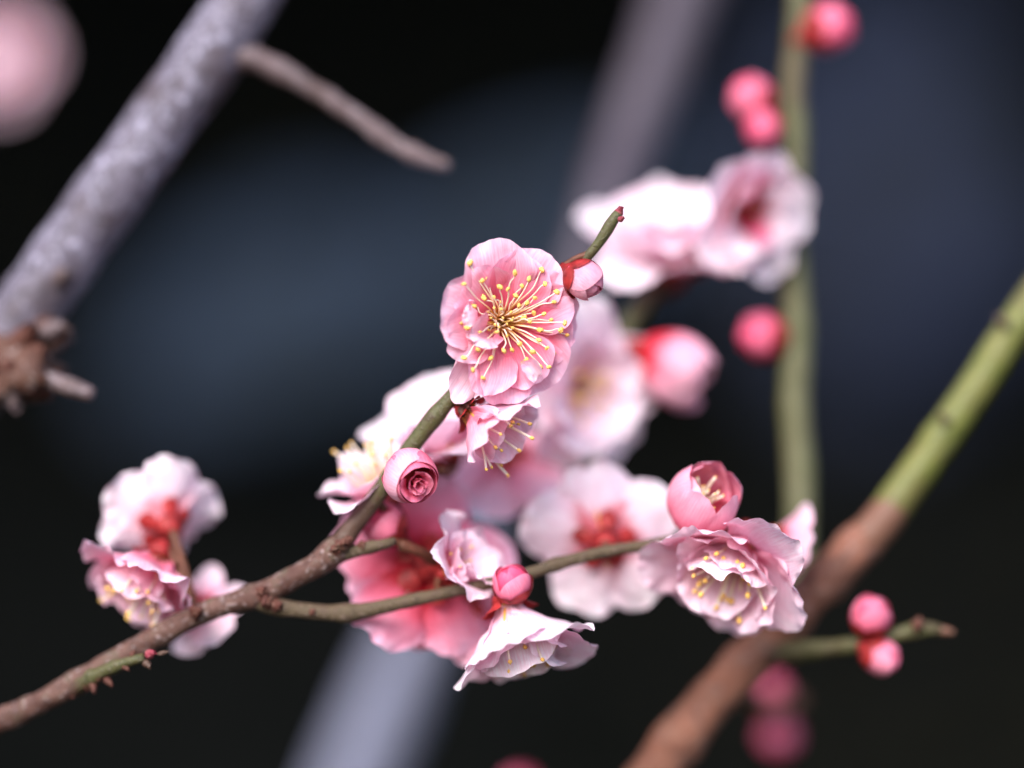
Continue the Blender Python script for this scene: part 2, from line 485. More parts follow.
GF = "double plum blossoms open on the branches"
def blossom(px, py, d, n, Rpx, label, roll=0, pale=0.4, seed=1, petals=None, open_=(58, 4), layers=(5, 5), stam=22, spread=62, slen=.62,
            lean=(0, 0), N=16, ruf=.09, skip=(), reflex=14, calsize=1.0, wide=1.0, inner=.84, group=GF, pedicel=None, cup=.13, extra=(), heart=0.0):
    k = ksc(d); Rm = Rpx * k
    root = empty("plum_blossom", Matrix.Translation(at(px, py, d)) @ frame_to(cv(n), R(roll)))
    tag(root, label, "blossom", group)
    r = random.Random(seed * 17 + 3)
    specs = []
    if petals is None:
        no, ni = layers
        for i in range(no):
            if i in skip: continue
            specs.append(dict(az=360 / no * i + r.uniform(-9, 9), L=1.14 * r.uniform(.92, 1.06), W=1.12 * wide * r.uniform(.9, 1.1), p0=open_[0] - 12 + r.uniform(-6, 6), p1=open_[1] - 10 + r.uniform(-16, 14), z0=0.0))
        for i in range(ni):
            specs.append(dict(az=360 / max(1, ni) * (i + .5) + r.uniform(-14, 14), L=1.14 * inner * r.uniform(.85, 1.05), W=.92 * wide * r.uniform(.8, 1.1), p0=open_[0] + 6 + r.uniform(-6, 6), p1=open_[1] + 14 + r.uniform(-18, 26), z0=.03))
        specs += list(extra)
    else:
        specs = petals
    for i, s in enumerate(specs):
        me = petal_mesh(s['L'] * Rm, s['W'] * Rm, s['p0'], s['p1'], s.get('cup', cup), s.get('ruf', ruf), seed * 3.3 + i * 1.7, s.get('r0', .06) * Rm, s.get('N', N),
                        s.get('notch', r.choice((0, 0, .05))), s.get('bend', .75), s.get('claw', .34), s.get('fold', 0), s.get('twist', r.uniform(-.12, .12)), s.get('z0', 0) * Rm)
        o = link_mesh("petal", me, M['petal'], root)
        o.rotation_euler = (0, 0, R(s['az']))
        o.color = (max(0, min(1, s.get('pale', pale + r.uniform(-.1, .1)))), heart, (.6 if pale > .94 and s.get('pale', 1) > .5 else 0), 1)
    cal = put_calyx(root, Rm, seed * 1.9, reflex, calsize)
    link_mesh("receptacle", lathe_mesh([(.145 * Rm, .03 * Rm), (.12 * Rm, -.01 * Rm), (.06 * Rm, -.04 * Rm), (.001 * Rm, -.05 * Rm)], 14), M['receptacle'], root)
    P = [(Vector((0, 0, -.04 * Rm)), .022 * Rm), (Vector((.01 * Rm, 0, .2 * Rm)), .014 * Rm), (Vector((.03 * Rm, .02 * Rm, .44 * Rm)), .012 * Rm), (Vector((.03 * Rm, .02 * Rm, .47 * Rm)), .024 * Rm)]
    link_mesh("pistil", tube_mesh(P, 7, .03 * Rm), M['pistil'], root)
    if stam: put_stamens(root, Rm, stam, spread, slen, seed + 5, lean)
    if pedicel:
        inv = root.matrix_basis.inverted()
        a = Vector((0, 0, -.2 * Rm)); b = inv @ at(*pedicel)
        mid = a.lerp(b, .5) + Vector((0, 0, -.08 * Rm))
        link_mesh("pedicel", tube_mesh([(a, .075 * Rm), (mid, .06 * Rm), (b, .07 * Rm)], 10, .05 * Rm), M['pedicel'], root)
    return root

GB = "pink flower buds not yet open"
def bud(px, py, d, n, rpx, label, seed=1, pale=.25, stretch=1.12, N=14, sepal=True, open_=0.0, pedicel=None, group=GB, tip=False):
    """closed bud: petals wrapped over one another round a ball, sepals at the base"""
    k = ksc(d); Rm = rpx * k
    root = empty("flower_bud", Matrix.Translation(at(px, py, d)) @ frame_to(cv(n), seed * 1.1))
    tag(root, label, "flower bud", group)
    r = random.Random(seed)
    for i in range(6):
        layer = i // 3
        rad = Rm * (.90, .99)[layer] * (1 + .012 * (i % 3))
        reach = R(((168, 178, 172), (138, 128, 144))[layer][i % 3]) * (1 - open_ * .4)
        half = R((70, 66)[layer])
        verts, uvs, edge = [], [], []
        for j in range(N + 1):
            b = -1 + 2 * j / N
            for c in range(N + 1):
                a = -1 + 2 * c / N
                x = a * math.sqrt(1 - b * b / 2); y = b * math.sqrt(1 - a * a / 2)
                s = (y + 1) / 2
                pol = s * reach
                rho = math.hypot(x, y)
                az = x * half * (1 + .25 * math.sin(pol)) / max(.45, math.sin(min(pol, math.pi - .5)) + .12)
                az = max(-1.35, min(1.35, az))
                rr = rad * (1 + .07 * noise.noise(Vector((x * 1.5, y * 1.5, seed + i))) + .03 * rho ** 4 * (1 - layer * .2)) + open_ * Rm * .35 * s * s
                v = Vector((math.sin(pol) * math.cos(az) * rr, math.sin(pol) * math.sin(az) * rr, -math.cos(pol) * rr * stretch * (1 + .06 * s)))
                verts.append(v); uvs.append((s, x * .5 + .5)); edge.append(max(0, (rho - .8) / .2) * .35)
        faces = [(jj * (N + 1) + ii, jj * (N + 1) + ii + 1, (jj + 1) * (N + 1) + ii + 1, (jj + 1) * (N + 1) + ii) for jj in range(N) for ii in range(N)]
        me = mesh_from("petal", verts, faces)
        uvl = me.uv_layers.new(name="UVMap")
        for lp in me.loops: uvl.data[lp.index].uv = uvs[lp.vertex_index]
        me.attributes.new("edge", 'FLOAT', 'POINT').data.foreach_set("value", edge)
        o = link_mesh("petal", me, M['bud'], root)
        o.rotation_euler = (0, 0, R(120 * (i % 3) + 60 * layer + r.uniform(-12, 12)))
        o.color = (max(0, min(1, pale + (.15 if layer else -.05) + r.uniform(-.12, .12))), 0, 0, 1)
    core = link_mesh("inner_petals", blob_mesh(Vector((0, 0, 0)), Vector((0, 0, 1)), Rm * .92 * stretch, Rm * .88, seed, .1, 2.5, 4, 0), M['bud'], root)
    core.data.uv_layers.new(name="UVMap")
    for l_ in core.data.uv_layers[0].data: l_.uv = (.55, .5)
    core.color = (pale, 0, 0, 1)
    z = -stretch * Rm
    cal = link_mesh("calyx", lathe_mesh([(.003 * Rm, z - .5 * Rm), (.16 * Rm, z - .5 * Rm), (.2 * Rm, z - .3 * Rm), (.42 * Rm, z - .02 * Rm), (.62 * Rm, z + .22 * Rm), (.58 * Rm, z + .26 * Rm)], 18, .04), M['calyx'], root)
    if sepal:
        for i in range(5):
            verts, faces = [], []
            n2 = 8
            for j in range(n2 + 1):
                b = -1 + 2 * j / n2
                for c in range(n2 + 1):
                    a = -1 + 2 * c / n2
                    x = a * math.sqrt(1 - b * b / 2); y = b * math.sqrt(1 - a * a / 2)
                    s = (y + 1) / 2
                    pol = R(30) + s * R(60)
                    az = x * R(40)
                    rr = Rm * (1.04 + .04 * (1 - abs(x)) + .03 * s)
                    verts.append(Vector((math.sin(pol) * math.cos(az) * rr, math.sin(pol) * math.sin(az) * rr, -math.cos(pol) * rr * stretch)))
            faces = [(jj * (n2 + 1) + ii, jj * (n2 + 1) + ii + 1, (jj + 1) * (n2 + 1) + ii + 1, (jj + 1) * (n2 + 1) + ii) for jj in range(n2) for ii in range(n2)]
            s_ = link_mesh("sepal", mesh_from("sepal", verts, faces), M['calyx'], cal)
            s_.rotation_euler = (0, 0, R(72 * i + r.uniform(-6, 6)))
    if pedicel:
        inv = root.matrix_basis.inverted()
        a = Vector((0, 0, z - .35 * Rm)); b = inv @ at(*pedicel)
        link_mesh("pedicel", tube_mesh([(a, .17 * Rm), (a.lerp(b, .5) + Vector((0, 0, -.1 * Rm)), .15 * Rm), (b, .18 * Rm)], 10, .1 * Rm), M['pedicel'], root)
    return root

def branch_part(name, pts, mat, root, seg=14, per=7, rough=.06, freq=420, nodes=(), seed=0):
    """pts: (px, py, depth, width in photo px)"""
    o0 = root.location
    P = [(at(x, y, d) - o0, w / 2 * ksc(d)) for x, y, d, w in pts]
    kk = ksc(pts[0][2])
    return link_mesh(name, tube_mesh(P, seg, per * kk, rough, freq, nodes, True, seed), mat, root)

def knob(name, px, py, d, n, rl, rw, mat, root, seed=0, rough=.3, pointed=.5, label=None):
    k = ksc(d)
    o = link_mesh(name, blob_mesh(at(px, py, d) - root.location, cv(n), rl * k, rw * k, seed, rough, 2.4, 3, pointed), mat, root)
    if label: o["label"] = label
    return o

def scaly_bud(px, py, d, n, rl, rw, mat, root, seed=0, name="leaf_bud"):
    """pointed bud of overlapping scales"""
    k = ksc(d)
    o = knob(name, px, py, d, n, rl * .85, rw * .8, mat, root, seed, .1, .7)
    ax = cv(n)
    r = random.Random(seed)
    c = at(px, py, d) - root.location - ax * rl * k * .9
    rot = frame_to(ax)
    for i in range(6):
        me = petal_mesh(rl * 1.55 * k * (1 - .07 * (i // 3)), rw * 1.25 * k, 62 + 10 * (i // 3), 108, -.05 + .3, .05, seed + i, rw * .32 * k, 8, claw=.75)
        s = link_mesh("scale", me, mat, o)
        s.matrix_basis = Matrix.Translation(c + ax * (.12 * rl * k * i)) @ rot @ Matrix.Rotation(R(120 * i + 40 * (i // 3) + r.uniform(-15, 15)), 4, 'Z')
    return o

exec_scene = True
# ================================================================ SETTING
# ground
def grid_mesh(x0, x1, y0, y1, nx, ny, zf):
    verts = [(x0 + (x1 - x0) * i / nx, y0 + (y1 - y0) * j / ny, 0) for j in range(ny + 1) for i in range(nx + 1)]
    verts = [(x, y, zf(x, y)) for x, y, _ in verts]
    faces = [(j * (nx + 1) + i, j * (nx + 1) + i + 1, (j + 1) * (nx + 1) + i + 1, (j + 1) * (nx + 1) + i) for j in range(ny) for i in range(nx)]
    return mesh_from("grid", verts, faces)

GZ = -1.35
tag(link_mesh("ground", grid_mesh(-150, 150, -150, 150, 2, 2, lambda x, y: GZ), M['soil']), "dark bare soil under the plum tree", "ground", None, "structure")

def bank_z(x, y):
    t = smooth01(1.5, 4.6, y)
    return GZ - .02 + t * 3.2 + .22 * t * noise.noise(Vector((x * .7, y * .7, 1.0))) + .07 * noise.noise(Vector((x * 2.3, y * 2.3, 4.0)))
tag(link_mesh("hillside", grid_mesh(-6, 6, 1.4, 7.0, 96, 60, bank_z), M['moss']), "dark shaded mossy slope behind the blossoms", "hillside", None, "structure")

def leaf_cloud(points, size, seed):
    r = random.Random(seed)
    verts, faces = [], []
    for p in points:
        ax = Vector((r.gauss(0, 1), r.gauss(0, 1), r.gauss(0, .6))).normalized()
        q = Vector((r.gauss(0, 1), r.gauss(0, 1), r.gauss(0, 1)))
        q = (q - ax * q.dot(ax)).normalized()
        nn = ax.cross(q)
        l = size * r.uniform(.7, 1.35); w = l * .42
        b = len(verts)
        verts += [p - ax * l * .5, p - ax * l * .1 + q * w * .5 + nn * w * .12, p + ax * l * .5, p - ax * l * .1 - q * w * .5 + nn * w * .12]
        faces += [(b, b + 1, b + 2), (b, b + 2, b + 3)]
    return mesh_from("leaves", verts, faces)

r_ = random.Random(3)
pts = []
for i in range(14000):
    x = r_.uniform(-4.5, 4.5); y = r_.uniform(1.9, 5.6)
    if noise.noise(Vector((x * 1.3, y * 1.3, 9))) < -.12: continue
    pts.append(Vector((x, y, bank_z(x, y) + r_.uniform(0, .10))))
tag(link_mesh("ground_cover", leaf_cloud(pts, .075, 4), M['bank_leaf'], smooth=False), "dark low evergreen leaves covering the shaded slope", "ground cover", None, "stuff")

# boulders set into the bank: the soft blue-grey masses far behind
def boulder(px, py, y, wpx, hpx, tilt, mat, label, seed):
    k = ksc(y)
    bm = bmesh.new()
    bmesh.ops.create_icosphere(bm, subdivisions=5, radius=1)
    rot = Matrix.Rotation(R(-tilt), 4, 'Y')
    for v in bm.verts:
        c = v.co.copy()
        n1 = noise.noise(c * 1.3 + Vector((seed, 0, 0))); n2 = noise.noise(c * 3.1 + Vector((0, seed, 0))); n3 = noise.noise(c * 8 + Vector((0, 0, seed)))
        c *= 1 + .34 * n1 + .14 * n2 + .025 * n3
        v.co = rot @ Vector((c.x * wpx / 2 * k, c.y * min(wpx, hpx) * .5 * k, c.z * hpx / 2 * k))
    me = bpy.data.meshes.new("boulder"); bm.to_mesh(me); bm.free()
    o = link_mesh("boulder", me, mat)
    o.location = at(px, py, y)
    return tag(o, label, "boulder", "boulders set into the shaded slope")

boulder(500, 262, 2.75, 380, 170, 24, M['stone'], "slanting blue-grey boulder blurred far behind the central blossom", 2.0)
boulder(290, 330, 2.7, 330, 190, 16, M['stone'], "lower blue-green grey boulder blurred left of the central blossom", 7.0)
boulder(880, 200, 2.9, 330, 420, 8, M['slate'], "tall dim navy-grey boulder blurred behind the upright green stem", 5.0)

# unseen evergreen trees, added so that their crowns roof and darken the bank
def evergreen(x, y, seed, label, rx=2.7, ry=1.7):
    root = empty("added_shade_tree", None, Vector((x, y, GZ if y < 1.5 else bank_z(x, y) - .1)))
    tag(root, label, "tree", "unseen evergreen trees added to shade the slope")
    z0 = root.location.z
    top = 1.85 - z0
    link_mesh("trunk", tube_mesh([(Vector((0, 0, 0)), .17), (Vector((.05, .02, top * .5)), .13), (Vector((-.03, 0, top)), .09), (Vector((0, .05, top + .6)), .04)], 16, .08, .1, 6, (), True, seed), M['trunk'], root)
    r = random.Random(seed)
    for i in range(6):
        a = i * 1.05 + r.uniform(-.3, .3)
        e = Vector((math.cos(a) * rx * .75, math.sin(a) * ry * .75, top + r.uniform(-.5, .2)))
        s = Vector((0, 0, top * r.uniform(.62, .85)))
        link_mesh("limb", tube_mesh([(s, .07), (s.lerp(e, .5) + Vector((0, 0, .12)), .05), (e, .02)], 8, .08, .1, 6, (), True, i), M['trunk'], root)
    P = []
    while len(P) < 9000:
        p = Vector((r.uniform(-1, 1), r.uniform(-1, 1), r.uniform(-1, 1)))
        if p.length > 1: continue
        if noise.noise(p * 2.2 + Vector((seed, 0, 0))) < -.32: continue
        P.append(Vector((p.x * rx, p.y * ry, top + p.z * .62)))
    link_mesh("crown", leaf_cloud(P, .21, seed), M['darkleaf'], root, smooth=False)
evergreen(-2.3, 2.1, 5, "unseen evergreen tree added to shade the left of the slope")
evergreen(2.4, 2.1, 8, "unseen evergreen tree added to shade the right of the slope")
evergreen(0.1, 3.6, 12, "unseen evergreen tree added to shade the top of the slope behind the boulders", 2.8, 2.2)

# ================================================================ BRANCHES
cm = 0.01
# --- the flowering branch in focus
fb = empty("flowering_branch", None, at(0, 722, 1.6 * cm))
tag(fb, "slender flowering plum branch slanting up through the middle, brown turning olive green", "branch")
branch_part("old_wood", [(-60, 748, 1.7 * cm, 25), (0, 721, 1.6 * cm, 24), (60, 692, 1.5 * cm, 23), (130, 652, 1.35 * cm, 23), (200, 614, 1.2 * cm, 22), (262, 593, 1.1 * cm, 23), (315, 566, 1.0 * cm, 23), (343, 545, .95 * cm, 25)],
            M['bark_brown'], fb, 18, 5, .12, 500, [(.17, .10, .02), (.34, .12, .02), (.56, .10, .015), (.78, .18, .02), (.97, .2, .025)], 1)
branch_part("green_shoot", [(338, 550, .95 * cm, 21), (352, 528, .9 * cm, 19), (382, 489, .8 * cm, 17.5), (415, 442, .6 * cm, 17.5), (449, 400, .5 * cm, 16), (500, 345, .8 * cm, 14), (550, 300, .75 * cm, 12), (583, 262, .35 * cm, 10.5), (598, 244, .25 * cm, 10), (612, 222, .2 * cm, 10), (618, 213, .2 * cm, 9)],
            M['bark_green'], fb, 16, 5, .05, 500, [(.02, .15, .03), (.2, .14, .02), (.37, .16, .025), (.96, .22, .03)], 2)
branch_part("side_twig", [(252, 598, 1.1 * cm, 18), (285, 608, 1.1 * cm, 16), (345, 613, 1.1 * cm, 17), (400, 603, 1.0 * cm, 14), (450, 592, 1.0 * cm, 12.5), (520, 576, 1.0 * cm, 12), (560, 563, 1.15 * cm, 12.5), (610, 551, 1.3 * cm, 12), (650, 545, 1.4 * cm, 11.5), (690, 538, 1.5 * cm, 10)],
            M['bark_twig'], fb, 14, 5, .07, 500, [(.05, .25, .03), (.21, .25, .02), (.6, .18, .02), (.69, .2, .02), (.95, .2, .03)], 3)
branch_part("spur", [(335, 556, .95 * cm, 18), (360, 550, .85 * cm, 13), (385, 544, .8 * cm, 11), (394, 541, .9 * cm, 8)], M['bark_twig'], fb, 12, 4, .12, 600, [(.6, .2, .06)], 4)
branch_part("twiglet", [(74, 689, 1.3 * cm, 15), (100, 673, .9 * cm, 13), (125, 663, .7 * cm, 11), (143, 658, .6 * cm, 10)], M['bark_green'], fb, 12, 3.5, .12, 700, [(.35, .35, .06), (.65, .2, .05)], 6)
scaly_bud(150, 654, .5 * cm, (.8, .3, .5), 7, 6.5, M['tip_maroon'], fb, 2)
scaly_bud(147, 664, .55 * cm, (.6, -.5, .5), 6, 5.5, M['bark_green'], fb, 3)
knob("leaf_bud", 163, 653, .5 * cm, (.95, .25, .1), 7, 2.6, M['bark_green'], fb, 3, .1, .7)
for i, (x, y, dd, n_, l, w) in enumerate([(84, 684, 1.15, (.4, -.3, .8), 9, 7), (99, 677, .9, (.7, .5, .5), 9, 6), (108, 681, .85, (.7, -.6, .4), 7, 5), (74, 690, 1.3, (-.2, -.6, .7), 8, 6), (93, 685, .95, (.3, -.8, .5), 8, 6), (125, 667, .66, (.7, -.4, .5), 6, 4), (133, 654, .66, (.5, .8, .3), 5, 4)]):
    scaly_bud(x, y, dd * cm, n_, l, w, M['scale_red'], fb, i + 41, "bud_scale")
for i, (x, y, dd, rr) in enumerate([(266, 602, .85, 9), (276, 606, .85, 8), (336, 550, .65, 8), (347, 541, .65, 7), (341, 545, .6, 8), (362, 546, .7, 6), (312, 612, .85, 4), (262, 592, .8, 8), (196, 612, .85, 8)]):
    knob("node", x, y, (dd + .10) * cm, (.3, .3, .8), rr * 1.1, rr * .8, M['scale_red'], fb, i + 13, .7, .2)
scaly_bud(619, 212, .2 * cm, (.35, .75, .45), 7, 6, M['tip_maroon'], fb, 7)
scaly_bud(621, 219, 0 * cm, (.6, .3, .6), 4.5, 4, M['tip_maroon'], fb, 8)
for i, (x, y) in enumerate([(458, 402), (466, 405), (462, 411), (470, 400)]):
    scaly_bud(x, y, .25 * cm, (.7 - .3 * i, -.2 - .1 * i, .5), 7, 5.5, M['scale_red'], fb, 20 + i, "bud_scale")

# --- brown limb with the olive shoots on the right
lb = empty("plum_limb", None, at(650, 790, 4 * cm))
tag(lb, "reddish brown limb at lower right continuing as thick olive green shoot", "branch")
branch_part("old_wood", [(606, 840, 4.5 * cm, 50), (666, 757, 4.3 * cm, 48), (720, 692, 4.1 * cm, 45), (780, 628, 4 * cm, 44), (825, 580, 4 * cm, 42), (858, 547, 4 * cm, 44), (868, 536, 4 * cm, 40)], M['bark_limb'], lb, 22, 7, .10, 220, [(.30, .10, .03), (.55, .08, .03), (.72, .12, .04), (.86, .14, .03)], 1)
branch_part("green_shoot", [(862, 542, 4 * cm, 40), (885, 517, 4 * cm, 39), (930, 453, 4.2 * cm, 36), (975, 388, 4.4 * cm, 35), (1008, 336, 4.6 * cm, 34), (1050, 275, 4.8 * cm, 33)], M['bark_olive'], lb, 20, 7, .05, 200, [(.38, .08, .02), (.68, .06, .02)], 2)
branch_part("upright_shoot", [(795, 612, 5.0 * cm, 32), (799, 560, 5.4 * cm, 31), (800, 480, 5.8 * cm, 31), (795, 405, 6 * cm, 30), (797, 335, 6.2 * cm, 30), (792, 235, 6.4 * cm, 27), (795, 135, 6.6 * cm, 26), (793, 90, 6.65 * cm, 24), (800, 20, 6.8 * cm, 23), (802, -60, 7 * cm, 23)], M['bark_upright'], lb, 18, 7, .05, 200, [(.2, .06, .02), (.42, .08, .02), (.62, .08, .02), (.85, .08, .02)], 3)
branch_part("side_twig", [(765, 655, 3.9 * cm, 24), (800, 651, 3.4 * cm, 21), (840, 647, 3.0 * cm, 17), (868, 643, 2.8 * cm, 15), (900, 634, 2.7 * cm, 15), (925, 629, 2.6 * cm, 15), (940, 630, 2.6 * cm, 11)], M['bark_green'], lb, 14, 5, .08, 300, [(.72, .12, .04), (.9, .2, .03)], 4)
scaly_bud(944, 631, 2.6 * cm, (.95, -.1, .1), 10, 6, M['bark_olive'], lb, 3)
knob("node", 918, 624, 2.4 * cm, (.3, .8, .3), 8, 6, M['scale_red'], lb, 5, .2, .5)
knob("node", 945, 420, 3.9 * cm, (-.5, .4, .6), 11, 5, M['scar'], lb, 4, .3, .3)
knob("node", 1003, 322, 4.2 * cm, (-.6, .6, .3), 11, 5, M['scar'], lb, 6, .3, .3)
branch_part("side_twig", [(735, 672, 5.5 * cm, 20), (760, 705, 8.5 * cm, 17), (796, 700, 10.5 * cm, 15)], M['bark_limb'], lb, 12, 6, .08, 300, (), 8)

# --- thick grey branch at upper left
gb = empty("grey_branch", None, at(40, 300, 4 * cm))
tag(gb, "thick lilac-grey bark branch crossing the upper left corner", "branch")
branch_part("stem", [(-80, 470, 4.2 * cm, 58), (-30, 395, 4.1 * cm, 66), (14, 330, 4.0 * cm, 70), (60, 264, 4.1 * cm, 68), (110, 194, 4.2 * cm, 68), (170, 110, 4.3 * cm, 66), (220, 40, 4.4 * cm, 65), (262, -30, 4.5 * cm, 65), (300, -90, 4.6 * cm, 63)], M['bark_grey'], gb, 26, 6, .06, 110, [(.2, .12, .04), (.75, .07, .05)], 1)
branch_part("side_twig", [(205, 66, 4.6 * cm, 32), (236, 56, 4.3 * cm, 29), (262, 62, 4.3 * cm, 23), (298, 80, 4.3 * cm, 19), (342, 107, 4.3 * cm, 17), (390, 141, 4.3 * cm, 17), (420, 156, 4.2 * cm, 16), (440, 163, 4.2 * cm, 14), (449, 165, 4.2 * cm, 9)], M['bark_pinkgrey'], gb, 18, 4, .20, 260, [(.30, .16, .025), (.52, .22, .025), (.70, .14, .02), (.86, .25, .03)], 2)
branch_part("spur", [(15, 372, 3.4 * cm, 24), (48, 380, 2.8 * cm, 18), (72, 387, 2.6 * cm, 16), (92, 394, 2.5 * cm, 13)], M['bark_pinkgrey'], gb, 14, 5, .16, 400, [(.75, .25, .06)], 3)
for i, (x, y, dd, n_, l, w) in enumerate([(24, 338, 3.0, (.5, .5, .6), 24, 15), (50, 330, 3.1, (.9, .35, .3), 18, 11), (10, 366, 3.0, (.3, -.2, .9), 24, 17), (8, 392, 3.1, (.5, -.6, .6), 24, 16), (36, 352, 2.9, (.7, .1, .7), 17, 12), (62, 276, 3.3, (.6, .3, .7), 13, 12)]):
    scaly_bud(x, y, dd * cm, n_, l, w, M['scale_red'] if i % 2 == 0 else M['bark_pinkgrey'], gb, i + 31, "bud_scale")
knob("knot", 14, 368, 3.35 * cm, (.7, -.3, .6), 48, 34, M['knot'], gb, 9, .75, .1)
knob("knot", 44, 338, 3.5 * cm, (.9, .2, .3), 28, 17, M['knot'], gb, 12, .8, .2)
t = empty("distant_branch", None, at(640, 80, 20 * cm))
tag(t, "dim lilac-grey blurred branch rising to the top edge behind white blossoms", "branch", "blurred grey branches far behind")
branch_part("stem", [(560, 330, 17 * cm, 34), (596, 235, 18 * cm, 42), (624, 150, 20 * cm, 50), (655, 75, 21 * cm, 55), (684, -5, 22 * cm, 58), (714, -90, 23 * cm, 60)], M['bark_dim'], t, 18, 10, .08, 90, (), 4)
t = empty("distant_branch", None, at(380, 700, 30 * cm))
tag(t, "pale blue-lilac blurred branch at the bottom edge below the blossoms", "branch", "blurred grey branches far behind")
branch_part("stem", [(318, 880, 30 * cm, 78), (352, 790, 30 * cm, 72), (382, 715, 30 * cm, 70), (414, 640, 30 * cm, 60), (445, 570, 30 * cm, 70), (470, 520, 31 * cm, 50)], M['bark_lilac'], t, 20, 12, .08, 60, (), 5)
t = empty("thin_twig", None, at(650, 285, 6 * cm))
tag(t, "thin olive twig under the white blossoms at upper right", "twig")
branch_part("stem", [(672, 262, 6.6 * cm, 17), (648, 296, 6.2 * cm, 18), (625, 330, 5.8 * cm, 19), (600, 366, 6.4 * cm, 19), (585, 420, 7.0 * cm, 18), (600, 470, 6.5 * cm, 18), (640, 520, 4.5 * cm, 16)], M['bark_green'], t, 12, 6, .08, 300, [(.15, .2, .04)], 6)

# ================================================================ BLOSSOMS
# --- the blossom in focus: petals laid out one by one
nF1 = (.30, -.02, .95)
P1 = [  # outer layer
    dict(az=100, L=1.17, W=1.12, p0=38, p1=2, pale=.30, ruf=.06),
    dict(az=58, L=1.15, W=1.02, p0=36, p1=0, pale=.34, ruf=.06),
    dict(az=4, L=1.08, W=1.10, p0=34, p1=0, pale=.16, ruf=.05),
    dict(az=-52, L=1.10, W=1.14, p0=34, p1=-4, pale=.14, ruf=.07),
    dict(az=-92, L=1.15, W=1.0, p0=34, p1=-6, pale=.12, ruf=.07),
    dict(az=-122, L=1.22, W=.66, p0=22, p1=-14, pale=.55, ruf=.06, z0=-.03),
    dict(az=166, L=1.04, W=1.22, p0=36, p1=14, pale=.34, ruf=.07),
    dict(az=197, L=.98, W=.95, p0=36, p1=18, pale=.3, ruf=.08),
    # inner layer
    dict(az=74, L=.98, W=1.05, p0=40, p1=6, pale=.06, ruf=.06, z0=.02),
    dict(az=27, L=1.04, W=1.02, p0=40, p1=4, pale=.08, ruf=.06, z0=.02),
    dict(az=-20, L=.98, W=1.0, p0=38, p1=4, pale=.04, ruf=.06, z0=.02),
    dict(az=-66, L=.98, W=.95, p0=38, p1=6, pale=.06, ruf=.07, z0=.02),
    dict(az=-110, L=1.05, W=.82, p0=38, p1=2, pale=.2, ruf=.07, z0=.02),
    dict(az=134, L=.92, W=1.0, p0=40, p1=10, pale=.12, ruf=.07, z0=.02),
    # curled petals at the left, rising from the lower half of the outer ones
    dict(az=176, L=.46, W=.50, p0=78, p1=-20, pale=.6, ruf=.24, r0=.36, z0=.18, cup=-.2, bend=1.5),
    dict(az=201, L=.60, W=.60, p0=72, p1=20, pale=.55, ruf=.22, r0=.24, z0=.12, cup=.25, bend=1.3),
]
for s in P1: s['N'] = 30
f1 = blossom(500, 322, .3 * cm, nF1, 72, "sharp pink double blossom facing the camera with long yellow stamens, centre of the photo", 0, .2, 3, P1, stam=0, cup=.12, pedicel=(470, 372, .65 * cm))
f1["group"] = GF
# roll so that +X of the flower's frame points to the right of the picture
zax = cv(nF1); xax = (Vector((1, 0, 0)) - zax * zax.x).normalized(); yax = zax.cross(xax)
f1.matrix_basis = Matrix.Translation(at(500, 322, .3 * cm)) @ Matrix((xax, yax, zax)).transposed().to_4x4()
bpy.context.view_layer.update()
for ch in f1.children:
    if ch.name.startswith("pedicel"):
        inv = f1.matrix_basis.inverted()
        a = Vector((0, 0, -.2 * 72 * K)); b = inv @ at(472, 374, .65 * cm)
        ch.data = tube_mesh([(a, .075 * 72 * K), (a.lerp(b, .5), .06 * 72 * K), (b, .07 * 72 * K)], 10, .05 * 72 * K)
        ch.data.materials.append(M['pedicel'])
ANTH = [(470, 263), (464, 284), (487, 278), (482, 281), (515, 273), (542, 270), (545, 284), (557, 292), (554, 302), (544, 314), (565, 323), (567, 335), (561, 330), (547, 348), (554, 353), (541, 367), (549, 367), (526, 361), (464, 358), (473, 370), (483, 378), (491, 358), (504, 351), (522, 286), (508, 289), (494, 297), (484, 298), (494, 308), (519, 306), (534, 313), (530, 322), (539, 340), (461, 323), (467, 328), (480, 332), (486, 340), (497, 332), (507, 336), (500, 302), (511, 312), (513, 328), (489, 330), (503, 318), (499, 327), (507, 324), (491, 318), (501, 309), (513, 318), (495, 325), (488, 312), (516, 296), (527, 303), (535, 298), (524, 318), (540, 330), (520, 344), (512, 350), (533, 352), (478, 350), (474, 306), (500, 287), (529, 279), (551, 320)]
inv = f1.matrix_basis.inverted()
rr_ = random.Random(8)
